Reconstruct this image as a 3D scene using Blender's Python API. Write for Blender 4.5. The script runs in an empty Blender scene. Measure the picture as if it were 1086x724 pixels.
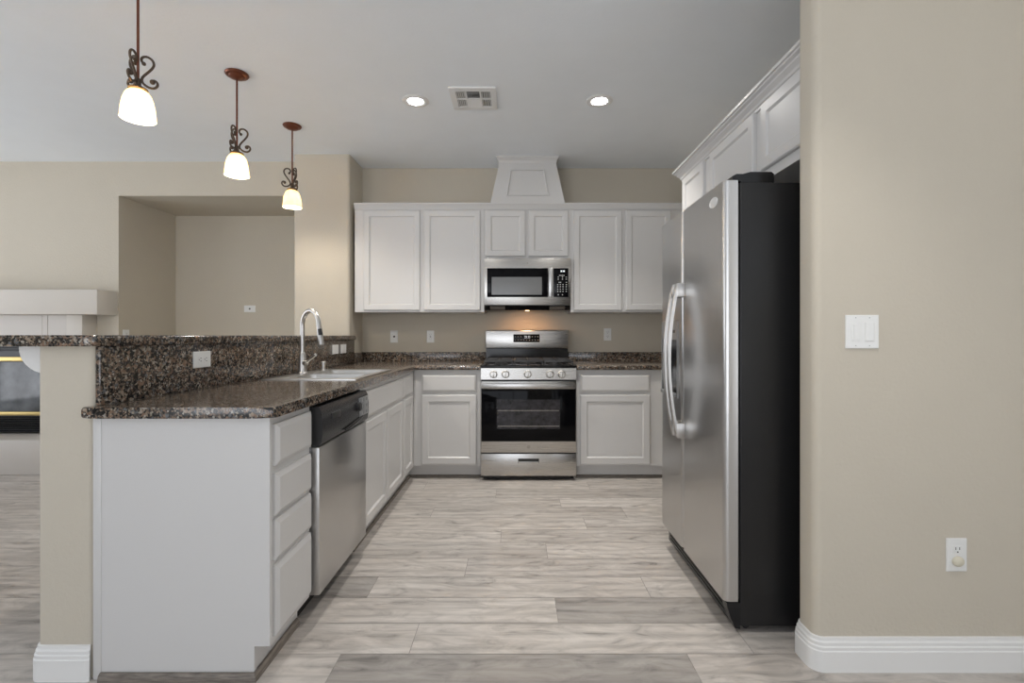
import bpy, bmesh, math, random
from mathutils import Vector, Matrix
R = math.radians
random.seed(7)
sc = bpy.context.scene
COL = sc.collection

# ---------------------------------------------------------------- camera / view
cam_d = bpy.data.cameras.new('camera')
cam = bpy.data.objects.new('camera', cam_d); COL.objects.link(cam)
cam.location = (0, 0, 1.15); cam.rotation_euler = (R(90), 0, 0)
cam_d.sensor_width = 36; cam_d.lens = 36 * 520 / 1086
cam_d.shift_x = -5 / 1086; cam_d.shift_y = -6 / 1086
cam_d.clip_start = 0.02
sc.camera = cam
sc.view_settings.view_transform = 'Standard'
sc.view_settings.look = 'None'
sc.view_settings.gamma = 1
sc.view_settings.use_curve_mapping = False
sc.view_settings.exposure = 0.0

# ---------------------------------------------------------------- daylight
world = bpy.data.worlds.new('daylight'); sc.world = world
world.use_nodes = True
bgn = world.node_tree.nodes['Background']
SKY, GROUND_FILL = 2.1, 4.3       # overcast sky above; brighter half below the horizon added to lift the ceiling
wt = world.node_tree
wtc = wt.nodes.new('ShaderNodeTexCoord'); wsx = wt.nodes.new('ShaderNodeSeparateXYZ')
wrp = wt.nodes.new('ShaderNodeValToRGB')
wt.links.new(wtc.outputs['Generated'], wsx.inputs[0])
wmp = wt.nodes.new('ShaderNodeMapRange'); wmp.inputs[1].default_value = -.12; wmp.inputs[2].default_value = .12
wt.links.new(wsx.outputs['Z'], wmp.inputs[0]); wt.links.new(wmp.outputs[0], wrp.inputs['Fac'])
wrp.color_ramp.elements[0].color = (GROUND_FILL*.97, GROUND_FILL*1.0, GROUND_FILL*1.05, 1); wrp.color_ramp.elements[1].color = (SKY*.92, SKY*.98, SKY*1.08, 1)
wt.links.new(wrp.outputs['Color'], bgn.inputs[0]); bgn.inputs[1].default_value = 1.0
CEIL = 2.72
RECESSED_POWER = 115.0     # emission of the recessed lenses
PENDANT_W = 10.0
CAN_SPOT_W = 80.0

def area(name, loc, rot, sx, sy, power, color=(1, 1, 1), portal=False):
    d = bpy.data.lights.new(name, 'AREA'); d.shape = 'RECTANGLE'; d.size = sx; d.size_y = sy
    d.energy = power; d.color = color
    o = bpy.data.objects.new(name, d); COL.objects.link(o); o.location = loc; o.rotation_euler = rot
    if portal: d.cycles.is_portal = True
    return o
# daylight openings behind the camera and at the far side of the living room
WR = (-4.4, 0.2, 0.10, 2.40)      # rear opening x0,x1,z0,z1  at Y=-3.4
WL = (-.2, 3.8, 0.30, 2.20)      # left opening  y0,y1,z0,z1 at X=-6.2
area('window_portal_rear', ((WR[0]+WR[1])/2, -3.42, (WR[2]+WR[3])/2), (R(90), 0, 0), WR[1]-WR[0], WR[3]-WR[2], 1, portal=True)
WS = (-3.2, -0.5, 0.10, 2.40)      # right opening, added to light the drawer fronts:  y0,y1,z0,z1 at X=3.2 (dining side)
area('fill_portal_side', (3.22, (WS[0]+WS[1])/2, (WS[2]+WS[3])/2), (R(90), 0, R(90)), WS[1]-WS[0], WS[3]-WS[2], 1, portal=True)
area('window_portal_left', (-6.22, (WL[0]+WL[1])/2, (WL[2]+WL[3])/2), (R(90), 0, R(-90)), WL[1]-WL[0], WL[3]-WL[2], 1, portal=True)

# ---------------------------------------------------------------- materials
def new_mat(name):
    m = bpy.data.materials.new(name); m.use_nodes = True
    nt = m.node_tree; b = nt.nodes['Principled BSDF']
    return m, nt, b
def setc(b, col, rough=.5, metal=0, spec=.5):
    b.inputs['Base Color'].default_value = (*col, 1)
    b.inputs['Roughness'].default_value = rough
    b.inputs['Metallic'].default_value = metal
    b.inputs['Specular IOR Level'].default_value = spec
def node(nt, t, **kw):
    n = nt.nodes.new(t)
    for k, v in kw.items(): setattr(n, k, v)
    return n
def objco(nt, scale=(1, 1, 1)):
    tc = node(nt, 'ShaderNodeTexCoord'); mp = node(nt, 'ShaderNodeMapping')
    mp.inputs['Scale'].default_value = scale
    nt.links.new(tc.outputs['Object'], mp.inputs['Vector'])
    return mp.outputs['Vector']
def noise(nt, vec, scale, detail=2, rough=.5, w=None):
    n = node(nt, 'ShaderNodeTexNoise')
    n.inputs['Scale'].default_value = scale; n.inputs['Detail'].default_value = detail
    n.inputs['Roughness'].default_value = rough
    if vec is not None: nt.links.new(vec, n.inputs['Vector'])
    return n
def ramp(nt, fac, stops, interp='LINEAR'):
    r = node(nt, 'ShaderNodeValToRGB'); r.color_ramp.interpolation = interp
    e = r.color_ramp.elements
    while len(e) > 1: e.remove(e[-1])
    e[0].position = stops[0][0]; e[0].color = (*stops[0][1], 1)
    for p, c in stops[1:]:
        q = e.new(p); q.color = (*c, 1)
    nt.links.new(fac, r.inputs['Fac'])
    return r.outputs['Color']
def bump(nt, b, h, strength, dist=.002):
    n = node(nt, 'ShaderNodeBump'); n.inputs['Strength'].default_value = strength
    n.inputs['Distance'].default_value = dist
    nt.links.new(h, n.inputs['Height']); nt.links.new(n.outputs['Normal'], b.inputs['Normal'])
def mixc(nt, fac, a, bcol, mode='MIX'):
    n = node(nt, 'ShaderNodeMix', data_type='RGBA', blend_type=mode)
    for sock, v in ((n.inputs['Factor'], fac), (n.inputs['A'], a), (n.inputs['B'], bcol)):
        if hasattr(v, 'links') or hasattr(v, 'is_output'): nt.links.new(v, sock)
        elif isinstance(v, (int, float)): sock.default_value = v
        else: sock.default_value = (*v, 1)
    return n.outputs['Result']

def paint(name, col, rough=.75, tex=90, st=.25, spec=.25):
    m, nt, b = new_mat(name); setc(b, col, rough, 0, spec)
    v = objco(nt)
    n1 = noise(nt, v, tex, 3, .55)
    n2 = noise(nt, v, 6, 2)
    c = mixc(nt, n2.outputs['Fac'], tuple(x*.98 for x in col), tuple(min(1, x*1.02) for x in col))
    nt.links.new(c, b.inputs['Base Color'])
    bump(nt, b, n1.outputs['Fac'], st, .003)
    return m
def plain(name, col, rough=.45, metal=0, spec=.5, micro=0, mscale=400):
    m, nt, b = new_mat(name); setc(b, col, rough, metal, spec)
    v = objco(nt); n = noise(nt, v, mscale, 2)
    r = ramp(nt, n.outputs['Fac'], [(0, (rough*.9,)*3), (1, (min(1, rough*1.1),)*3)])
    nt.links.new(r, b.inputs['Roughness'])
    if micro: bump(nt, b, n.outputs['Fac'], micro, .001)
    return m
def steel(name, col=(.55, .535, .515), rough=.28, stretch=(3, 3, 220)):
    m, nt, b = new_mat(name); setc(b, col, rough, 1)
    n = noise(nt, objco(nt, stretch), 3, 3, .6)
    r = ramp(nt, n.outputs['Fac'], [(.2, (rough*.92,)*3), (.8, (rough*1.08,)*3)])
    nt.links.new(r, b.inputs['Roughness'])
    c = ramp(nt, n.outputs['Fac'], [(.2, tuple(x*.98 for x in col)), (.8, tuple(min(1, x*1.02) for x in col))])
    nt.links.new(c, b.inputs['Base Color'])
    return m
def emit(name, col, strength, base=(.8, .8, .8)):
    m, nt, b = new_mat(name); setc(b, base, .4)
    n = noise(nt, objco(nt), 20)
    b.inputs['Emission Color'].default_value = (*col, 1); b.inputs['Emission Strength'].default_value = strength
    return m

M = {}
M['wall'] = paint('greige_wall_paint', (.575, .525, .44), .8, 75, .6)
M['wall_mantel'] = paint('pale_textured_paint', (.66, .62, .565), .8, 60, .4)
M['ceiling'] = paint('ceiling_paint', (.895, .93, .965), .85, 55, .3)
M['cab'] = plain('white_cabinet_paint', (.63, .62, .61), .33, 0, .4)
M['trimwhite'] = plain('white_trim_paint', (.80, .795, .78), .4, 0, .4)
M['plate'] = plain('white_plastic', (.80, .80, .78), .35, 0, .5)
M['ivory'] = plain('ivory_plastic', (.66, .62, .50), .4)
M['slot'] = plain('dark_slot', (.03, .03, .03), .6)
M['steel'] = steel('brushed_stainless')
M['steel_h'] = steel('brushed_stainless_horizontal', stretch=(1.5, 220, 220))
M['steel_v'] = steel('fridge_stainless', (.58, .575, .57), .30, (220, 220, 1.5))
M['chrome'] = plain('satin_nickel', (.60, .585, .565), .30, 1)
M['sink'] = plain('sink_steel', (.66, .65, .63), .3, 1)
M['black'] = plain('gloss_black', (.010, .010, .011), .14, 0, .32)
M['blackglass'] = plain('black_glass', (.004, .004, .005), .05, 0, .13)
M['blackplastic'] = plain('black_plastic', (.02, .02, .021), .38, 0, .5)
M['case'] = plain('black_pebbled_case', (.011, .011, .012), .30, 0, .45, .2, 900)
M['iron'] = plain('cast_iron', (.03, .03, .031), .42, 0, .6, .3, 500)
M['knob'] = plain('knob_metal', (.66, .64, .61), .3, 1)
M['brass'] = plain('brass_trim', (.62, .47, .2), .35, 1)
M['bronze'] = plain('bronze_red', (.17, .055, .03), .35, .6)
M['bronze2'] = plain('bronze_scroll', (.105, .075, .055), .42, .7)
M['grey'] = plain('grey_plastic', (.24, .245, .25), .3)
M['charcoal'] = plain('charcoal_plastic', (.028, .028, .030), .26, 0, .5)
M['filter'] = plain('filter_mesh', (.42, .39, .36), .5, .8)
M['tile'] = plain('pale_tile', (.56, .52, .475), .4)
M['mark'] = emit('lit_display', (.9, .95, 1), .9, (.2, .2, .2))
M['print'] = plain('printed_marks', (.55, .55, .55), .5)
M['lens'] = emit('recessed_lens', (1, .97, .92), RECESSED_POWER)
M['bulb'] = emit('bulb', (1, .88, .68), 30)
M['hoodlamp'] = emit('hood_lamp', (1, .62, .30), 6)

def granite():
    m, nt, b = new_mat('brown_granite'); setc(b, (.1, .08, .06), .15, 0, .65)
    v = objco(nt)
    w = noise(nt, v, 40, 3)
    wv = node(nt, 'ShaderNodeVectorMath', operation='MULTIPLY_ADD')
    wv.inputs[1].default_value = (.012, .012, .012)
    nt.links.new(w.outputs['Color'], wv.inputs[0]); nt.links.new(v, wv.inputs[2])
    vo = node(nt, 'ShaderNodeTexVoronoi'); vo.inputs['Scale'].default_value = 84
    nt.links.new(wv.outputs[0], vo.inputs['Vector'])
    sx = node(nt, 'ShaderNodeSeparateColor'); nt.links.new(vo.outputs['Color'], sx.inputs[0])
    c1 = ramp(nt, sx.outputs[0], [(0, (.012, .012, .012)), (.24, (.045, .038, .034)), (.38, (.13, .09, .065)),
                                 (.54, (.21, .135, .092)), (.72, (.28, .215, .16)), (.84, (.13, .133, .136)), (.93, (.36, .315, .265))], 'CONSTANT')
    vo2 = node(nt, 'ShaderNodeTexVoronoi'); vo2.inputs['Scale'].default_value = 180
    nt.links.new(wv.outputs[0], vo2.inputs['Vector'])
    s2 = node(nt, 'ShaderNodeSeparateColor'); nt.links.new(vo2.outputs['Color'], s2.inputs[0])
    c2 = ramp(nt, s2.outputs[1], [(0, (.014, .014, .014)), (.36, (.08, .066, .056)), (.58, (.19, .14, .10)), (.78, (.28, .24, .19)), (.92, (.37, .34, .295))], 'CONSTANT')
    big = noise(nt, v, 14, 3)
    f = ramp(nt, s2.outputs[2], [(0, (0, 0, 0)), (.55, (0, 0, 0)), (.56, (1, 1, 1))], 'CONSTANT')
    c = mixc(nt, f, c1, c2)
    dk = ramp(nt, big.outputs['Fac'], [(.3, (.72,)*3), (.7, (1.2,)*3)])
    c = mixc(nt, 1.0, c, dk, 'MULTIPLY')
    nt.links.new(c, b.inputs['Base Color'])
    return m
M['granite'] = granite()

def floor_mat():
    m, nt, b = new_mat('grey_oak_vinyl_planks'); setc(b, (.5, .46, .42), .42, 0, .4)
    tone = node(nt, 'ShaderNodeAttribute', attribute_name='tone')
    pid = node(nt, 'ShaderNodeAttribute', attribute_name='pid')
    tc = node(nt, 'ShaderNodeTexCoord')
    off = node(nt, 'ShaderNodeCombineXYZ')
    mul = node(nt, 'ShaderNodeMath', operation='MULTIPLY'); mul.inputs[1].default_value = 37.0
    nt.links.new(pid.outputs['Fac'], mul.inputs[0]); nt.links.new(mul.outputs[0], off.inputs[2]); nt.links.new(mul.outputs[0], off.inputs[0])
    add = node(nt, 'ShaderNodeVectorMath', operation='ADD')
    nt.links.new(tc.outputs['Object'], add.inputs[0]); nt.links.new(off.outputs[0], add.inputs[1])
    def mapped(s):
        mp = node(nt, 'ShaderNodeMapping'); mp.inputs['Scale'].default_value = s
        nt.links.new(add.outputs[0], mp.inputs['Vector']); return mp.outputs['Vector']
    n1 = noise(nt, mapped((1.9, 6.0, 1)), 2.3, 6, .62); n1.inputs['Distortion'].default_value = 1.6
    n2 = noise(nt, mapped((4, 90, 1)), 2.0, 4, .6)
    n3 = noise(nt, mapped((1.2, 4.5, 1)), 1.6, 3, .5)
    # cathedral rings
    wv = node(nt, 'ShaderNodeTexWave', wave_type='BANDS', bands_direction='Y')
    wv.inputs['Scale'].default_value = 2.0; wv.inputs['Distortion'].default_value = 9.0
    wv.inputs['Detail'].default_value = 3; wv.inputs['Detail Scale'].default_value = .55
    nt.links.new(mapped((.55, 2.6, 1)), wv.inputs['Vector'])
    g1 = ramp(nt, n1.outputs['Fac'], [(.28, (.52,)*3), (.40, (.82,)*3), (.55, (1.0,)*3), (.75, (1.14,)*3)])
    g2 = ramp(nt, n2.outputs['Fac'], [(.30, (.93,)*3), (.6, (1.02,)*3)])
    g3 = ramp(nt, wv.outputs['Fac'], [(0, (.84,)*3), (.25, (.98,)*3), (1, (1.04,)*3)])
    tint = ramp(nt, n3.outputs['Fac'], [(.3, (.50, .455, .415)), (.7, (.60, .56, .52))])
    c = mixc(nt, 1.0, tint, g1, 'MULTIPLY'); c = mixc(nt, 1.0, c, g2, 'MULTIPLY'); c = mixc(nt, .8, c, g3, 'MULTIPLY')
    cb = node(nt, 'ShaderNodeCombineColor')
    for i in range(3): nt.links.new(tone.outputs['Fac'], cb.inputs[i])
    c = mixc(nt, 1.0, c, cb.outputs[0], 'MULTIPLY')
    nt.links.new(c, b.inputs['Base Color'])
    rr = ramp(nt, n2.outputs['Fac'], [(.3, (.5,)*3), (.7, (.36,)*3)])
    nt.links.new(rr, b.inputs['Roughness'])
    bump(nt, b, n2.outputs['Fac'], .12, .001)
    return m
M['floor'] = floor_mat()

def shoe_mat():
    m, nt, b = new_mat('taupe_wood_shoe'); setc(b, (.2, .17, .14), .5)
    n = noise(nt, objco(nt, (6, 6, 70)), 3, 4, .6)
    c = ramp(nt, n.outputs['Fac'], [(.3, (.10, .085, .072)), (.7, (.26, .225, .19))])
    nt.links.new(c, b.inputs['Base Color']); return m
M['shoe'] = shoe_mat()

def shade_mat():
    m = bpy.data.materials.new('frosted_scavo_glass'); m.use_nodes = True
    nt = m.node_tree; nt.nodes.clear()
    out = node(nt, 'ShaderNodeOutputMaterial')
    tr = node(nt, 'ShaderNodeBsdfTranslucent'); tr.inputs[0].default_value = (1, .93, .78, 1)
    df = node(nt, 'ShaderNodeBsdfPrincipled'); setc(df, (.85, .76, .56), .3)
    n = noise(nt, objco(nt), 30, 3)
    c = ramp(nt, n.outputs['Fac'], [(.3, (.92, .76, .50)), (.7, (.96, .84, .62))]); nt.links.new(c, tr.inputs[0])
    mx = node(nt, 'ShaderNodeMixShader'); mx.inputs[0].default_value = .35
    nt.links.new(tr.outputs[0], mx.inputs[1]); nt.links.new(df.outputs[0], mx.inputs[2]); nt.links.new(mx.outputs[0], out.inputs[0])
    return m
M['shade'] = shade_mat()

def oven_window():
    # dark printed glass: a dot screen over a dim view of the racks
    m, nt, b = new_mat('oven_window_glass'); setc(b, (.03, .03, .03), .06)
    v = objco(nt, (26, 1, 30))
    n = noise(nt, v, 1.0, 2)
    c = ramp(nt, n.outputs['Fac'], [(.3, (.008, .008, .008)), (.7, (.036, .033, .04))])
    nt.links.new(c, b.inputs['Base Color']); return m
M['ovenwin'] = oven_window()
def fire_glass():
    m, nt, b = new_mat('fireplace_glass'); setc(b, (.05, .055, .06), .08)
    n = noise(nt, objco(nt), 5, 4); c = ramp(nt, n.outputs['Fac'], [(.35, (.02, .022, .025)), (.7, (.16, .17, .18))])
    nt.links.new(c, b.inputs['Base Color']); return m
M['fireglass'] = fire_glass()

# ---------------------------------------------------------------- mesh helpers
def box(bm, x0, x1, y0, y1, z0, z1, bev=0, seg=2):
    vs = [bm.verts.new(p) for p in ((x0,y0,z0),(x1,y0,z0),(x1,y1,z0),(x0,y1,z0),(x0,y0,z1),(x1,y0,z1),(x1,y1,z1),(x0,y1,z1))]
    fs = [bm.faces.new([vs[i] for i in q]) for q in ((3,2,1,0),(4,5,6,7),(0,1,5,4),(1,2,6,5),(2,3,7,6),(3,0,4,7))]
    if bev > 0:
        es = list({e for f in fs for e in f.edges})
        bmesh.ops.bevel(bm, geom=es, offset=bev, segments=seg, affect='EDGES', profile=.5)
def prism(bm, pts, axis, a0, a1):
    """pts: 2-D outline; axis 'x','y','z' extruded from a0 to a1."""
    def P(p, a):
        return {'x': (a, p[0], p[1]), 'y': (p[0], a, p[1]), 'z': (p[0], p[1], a)}[axis]
    A = [bm.verts.new(P(p, a0)) for p in pts]; B = [bm.verts.new(P(p, a1)) for p in pts]
    n = len(pts)
    f0 = bm.faces.new(A[::-1]); f1 = bm.faces.new(B)
    for i in range(n):
        bm.faces.new((A[i], A[(i+1) % n], B[(i+1) % n], B[i]))
    return A, B
def loft_rect(bm, o, u, v, n, w, h, loops):
    """rectangle w x h at o (corner) in axes u,v; loops of (inset, depth along n); capped both ends."""
    o, u, v, n = Vector(o), Vector(u), Vector(v), Vector(n)
    rings = []
    for ins, d in loops:
        rings.append([bm.verts.new(o + u*a + v*b_ + n*d) for a, b_ in ((ins, ins), (w-ins, ins), (w-ins, h-ins), (ins, h-ins))])
    bm.faces.new(rings[0][::-1]); bm.faces.new(rings[-1])
    for r0, r1 in zip(rings, rings[1:]):
        for i in range(4):
            j = (i+1) % 4
            bm.faces.new((r0[i], r0[j], r1[j], r1[i]))
def lathe(bm, c, prof, seg=32, axis='z', cap=True):
    rings = []
    for r, h in prof:
        ring = []
        for i in range(seg):
            a = 2*math.pi*i/seg
            p = (r*math.cos(a), r*math.sin(a))
            q = {'z': (p[0], p[1], h), 'y': (p[0], h, p[1]), 'x': (h, p[0], p[1])}[axis]
            ring.append(bm.verts.new((c[0]+q[0], c[1]+q[1], c[2]+q[2])))
        rings.append(ring)
    for r0, r1 in zip(rings, rings[1:]):
        for i in range(seg):
            j = (i+1) % seg
            bm.faces.new((r0[i], r0[j], r1[j], r1[i]))
    if cap:
        bm.faces.new(rings[0][::-1]); bm.faces.new(rings[-1])
def tube(bm, pts, r, seg=10, cap=True):
    pts = [Vector(p) for p in pts]; n = len(pts)
    rs = r if isinstance(r, (list, tuple)) else [r]*n
    t0 = (pts[1]-pts[0]).normalized()
    up = Vector((0, 0, 1)) if abs(t0.z) < .9 else Vector((1, 0, 0))
    nrm = t0.cross(up).normalized()
    rings = []
    for i in range(n):
        t = (pts[min(i+1, n-1)]-pts[max(i-1, 0)]).normalized()
        nrm = (nrm - t*nrm.dot(t)).normalized(); bi = t.cross(nrm)
        rings.append([bm.verts.new(pts[i] + (nrm*math.cos(a)+bi*math.sin(a))*rs[i]) for a in [2*math.pi*k/seg for k in range(seg)]])
    for r0, r1 in zip(rings, rings[1:]):
        for k in range(seg):
            j = (k+1) % seg
            bm.faces.new((r0[k], r0[j], r1[j], r1[k]))
    if cap:
        bm.faces.new(rings[0][::-1]); bm.faces.new(rings[-1])
def sweep(bm, path, prof, closed_prof=True):
    """path: XY polyline; prof: (offset to the RIGHT of travel, z); mitred."""
    n = len(path); rings = []
    P = [Vector((p[0], p[1])) for p in path]
    for i in range(n):
        d0 = (P[i]-P[i-1]).normalized() if i > 0 else (P[1]-P[0]).normalized()
        d1 = (P[i+1]-P[i]).normalized() if i < n-1 else d0
        n0 = Vector((d0.y, -d0.x)); n1 = Vector((d1.y, -d1.x))
        m = (n0+n1); m = m / max(.3, m.dot(n0)) if m.length > 1e-6 else n0
        rings.append([bm.verts.new((P[i].x+m.x*o, P[i].y+m.y*o, z)) for o, z in prof])
    k = len(prof)
    for r0, r1 in zip(rings, rings[1:]):
        for a in range(k if closed_prof else k-1):
            b_ = (a+1) % k
            bm.faces.new((r0[a], r0[b_], r1[b_], r1[a]))
    if closed_prof:
        bm.faces.new(rings[0][::-1]); bm.faces.new(rings[-1])
def cells(bm, xs, ys, keep, z0, z1):
    nx, ny = len(xs)-1, len(ys)-1
    K = lambda i, j: 0 <= i < nx and 0 <= j < ny and keep((xs[i]+xs[i+1])/2, (ys[j]+ys[j+1])/2)
    V = {}
    def g(i, j, t):
        if (i, j, t) not in V: V[i, j, t] = bm.verts.new((xs[i], ys[j], (z0, z1)[t]))
        return V[i, j, t]
    for i in range(nx):
        for j in range(ny):
            if not K(i, j): continue
            bm.faces.new((g(i,j,1), g(i+1,j,1), g(i+1,j+1,1), g(i,j+1,1)))
            bm.faces.new((g(i,j+1,0), g(i+1,j+1,0), g(i+1,j,0), g(i,j,0)))
            for di, dj, a, b_ in ((-1,0,(i,j+1),(i,j)), (1,0,(i+1,j),(i+1,j+1)), (0,-1,(i,j),(i+1,j)), (0,1,(i+1,j+1),(i,j+1))):
                if not K(i+di, j+dj):
                    bm.faces.new((g(*a,0), g(*b_,0), g(*b_,1), g(*a,1)))
def bevel_where(bm, test, off, seg=3):
    es = [e for e in bm.edges if test(e.verts[0].co, e.verts[1].co)]
    bmesh.ops.bevel(bm, geom=es, offset=off, segments=seg, affect='EDGES', profile=.5)

ORIG = {}
def link(name, bm, mat, parent=None, origin=None, smooth=None):
    """ONE mesh object; bm is in world coordinates."""
    bmesh.ops.recalc_face_normals(bm, faces=bm.faces)
    base = ORIG[parent.name] if parent else (Vector(origin) if origin is not None else Vector((0, 0, 0)))
    bmesh.ops.translate(bm, verts=bm.verts, vec=-base)
    me = bpy.data.meshes.new(name); bm.to_mesh(me); bm.free()
    for m in (mat if isinstance(mat, (list, tuple)) else [mat]): me.materials.append(m)
    o = bpy.data.objects.new(name, me); COL.objects.link(o)
    if smooth is not None:
        me.shade_smooth()
        me.set_sharp_from_angle(angle=R(smooth))
    if parent: o.parent = parent
    else: o.location = base
    ORIG[o.name] = base
    return o
def BM(): return bmesh.new()
def boxo(name, b, mat, parent=None, bev=0, origin=None, smooth=None):
    bm = BM(); box(bm, *b, bev=bev); return link(name, bm, mat, parent, origin, 35 if bev and smooth is None else smooth)
def tag(o, label, cat, group=None):
    o['label'] = label; o['category'] = cat
    if group: o['group'] = group
    return o
def thing(name, label, cat, loc, group=None):
    o = bpy.data.objects.new(name, None); COL.objects.link(o); o.location = loc; o.empty_display_size = .05
    ORIG[o.name] = Vector(loc)
    return tag(o, label, cat, group)
def struct(o):
    o['kind'] = 'structure'; return o
def copy_tree(root, loc, label, group=None, rot=None):
    r = root.copy(); COL.objects.link(r); r.location = loc; r['label'] = label
    if rot is not None: r.rotation_euler = rot
    if group: r['group'] = group
    ORIG[r.name] = Vector(loc)
    for ch in list(root.children):
        c = ch.copy(); COL.objects.link(c); c.parent = r
        for g in list(ch.children):
            d = g.copy(); COL.objects.link(d); d.parent = c
    return r

# ================================================================ SETTING
YB = 4.60       # kitchen back wall
YL = 4.42       # living-room wall with the niche
YC = 4.24       # face of the pillar
XR = 1.63       # right wall of the kitchen
X0, X1, YR = -6.2, 3.2, -3.4

# floor of individual planks (one mesh)
bm = BM()
tl = bm.faces.layers.float.new('tone'); pl = bm.faces.layers.float.new('pid')
W_, L_ = .19, 1.25
rng = random.Random(11)
fixed = {0: (-.63, .62), -1: None}
r0 = int(math.floor((YR-1.774)/W_)); r1 = int(math.ceil((5.3-1.774)/W_))
special = {-1: (-.635, {0: .66}), 0: (-.39, {}), 1: (.167, {0: .70}), 2: (-.66, {-1: .68}), 3: (-.25, {0: .93, -1: 1.0}),
           4: (.16, {-1: .88}), 5: (-.09, {0: .90}), 6: (.42, {0: .93}), 7: (-.55, {0: .90}), 8: (.30, {-1: .9}), 9: (-.15, {0: .86}), 10: (.55, {0: .92})}
for r in range(r0, r1):
    y0 = 1.774 + r*W_
    xs0, sp = special.get(r, (rng.uniform(0, L_), {}))
    k0 = int(math.floor((X0-.1-xs0)/L_)); k1 = int(math.ceil((X1+.1-xs0)/L_))
    for k in range(k0, k1):
        a = xs0 + k*L_; b_ = a + L_
        t = sp.get(k, rng.choice([1.0, 1.02, .97, .93, 1.0, .9]) if not sp else rng.uniform(.97, 1.03))
        g = .0012
        vs = [bm.verts.new(p) for p in ((a+g, y0+g, 0), (b_-g, y0+g, 0), (b_-g, y0+W_-g, 0), (a+g, y0+W_-g, 0))]
        f = bm.faces.new(vs); f[tl] = t; f[pl] = rng.random()
# dark joint bed just under the planks
vs = [bm.verts.new(p) for p in ((X0-.1, YR-.1, -.0015), (X1+.1, YR-.1, -.0015), (X1+.1, 5.4, -.0015), (X0-.1, 5.4, -.0015))]
f = bm.faces.new(vs); f[tl] = .55; f[pl] = .5
struct(link('floor', bm, M['floor']))
struct(boxo('ceiling', (X0-.1, X1+.1, YR-.1, 5.4, CEIL, CEIL+.1), M['ceiling']))

def wall(name, *bs, mat=None):
    bm = BM()
    for b in bs: box(bm, *b)
    return struct(link(name, bm, mat or M['wall']))
wall('wall_back', (-1.60, XR+.12, YB, YB+.12, 0, CEIL))
wall('wall_right', (XR, XR+.12, 1.80, YB, 0, CEIL))
# pillar with eased vertical corners
def rounded(x0, x1, y0, y1, r, corners):
    pts = []
    cs = [(x0, y0, 180, 'a'), (x1, y0, 270, 'b'), (x1, y1, 0, 'c'), (x0, y1, 90, 'd')]
    for x, y, a0, k in cs:
        if k in corners:
            cx = x + r if k in 'ad' else x - r
            cy = y + r if k in 'ab' else y - r
            for i in range(7):
                a = R(a0 + 90*i/6); pts.append((cx + r*math.cos(a), cy + r*math.sin(a)))
        else: pts.append((x, y))
    return pts
NL, NR, NT, NB = -3.588, -1.93, 2.412, .55      # niche opening
bm = BM(); prism(bm, rounded(NR, -1.447, YC, 5.28, .022, 'ab'), 'z', 0, CEIL)
struct(link('wall_column', bm, M['wall'], smooth=40))
# living-room wall with niche: left field, band above, below, niche sides / back / soffit
bm = BM()
box(bm, X0, NL, YL, 5.28, 0, CEIL)
box(bm, NL, NR, YL, 5.28, NT, CEIL)
box(bm, NL, NR, YL, 5.28, 0, NB)
box(bm, NL, NR, 5.16, 5.28, NB, NT)
struct(link('wall_left', bm, M['wall']))
# foreground partition on the right, bullnosed end
bm = BM(); prism(bm, rounded(1.028, X1, 1.69, 1.80, .028, 'ad'), 'z', 0, CEIL)
struct(link('wall_front', bm, M['wall'], smooth=40))
# half wall of the peninsula
HWX0, HWX1, HWY = -1.612, -1.42, 1.645
bm = BM(); prism(bm, rounded(HWX0, HWX1, HWY, YC, .022, 'ab'), 'z', 0, 1.115)
struct(link('wall_peninsula', bm, M['wall'], smooth=40))
# rest of the room, behind the camera and out of frame: window walls
wall('wall_rear', (X0, WR[0], YR-.12, YR, 0, CEIL), (WR[1], X1, YR-.12, YR, 0, CEIL), (WR[0], WR[1], YR-.12, YR, WR[3], CEIL), (WR[0], WR[1], YR-.12, YR, 0, WR[2]))
wall('wall_far', (X0-.12, X0, YR, WL[0], 0, CEIL), (X0-.12, X0, WL[1], YL, 0, CEIL), (X0-.12, X0, WL[0], WL[1], WL[3], CEIL), (X0-.12, X0, WL[0], WL[1], 0, WL[2]))
wall('wall_side', (X1, X1+.12, YR, WS[0], 0, CEIL), (X1, X1+.12, WS[1], 1.80, 0, CEIL), (X1, X1+.12, WS[0], WS[1], WS[3], CEIL), (X1, X1+.12, WS[0], WS[1], 0, WS[2]))
def window(name, rect, axis, at, nx):
    a0, a1, z0, z1 = rect; bm = BM()
    def bar(p0, p1, q0, q1):
        if axis == 'y': box(bm, p0, p1, at-.07, at-.02, q0, q1)
        else: box(bm, at-.07, at-.02, p0, p1, q0, q1)
    t = .06
    bar(a0, a1, z0, z0+t); bar(a0, a1, z1-t, z1)
    for i in range(nx+1):
        c = a0 + (a1-a0)*i/nx; bar(max(a0, c-t/2), min(a1, c+t/2), z0+t, z1-t)
    struct(link(name, bm, M['trimwhite']))
window('window_1', WR, 'y', YR, 4)
window('window_2', WL, 'x', X0, 4)
window('fill_window_3', WS, 'x', X1+.10, 3)  # unseen window added on the right as fill light

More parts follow.
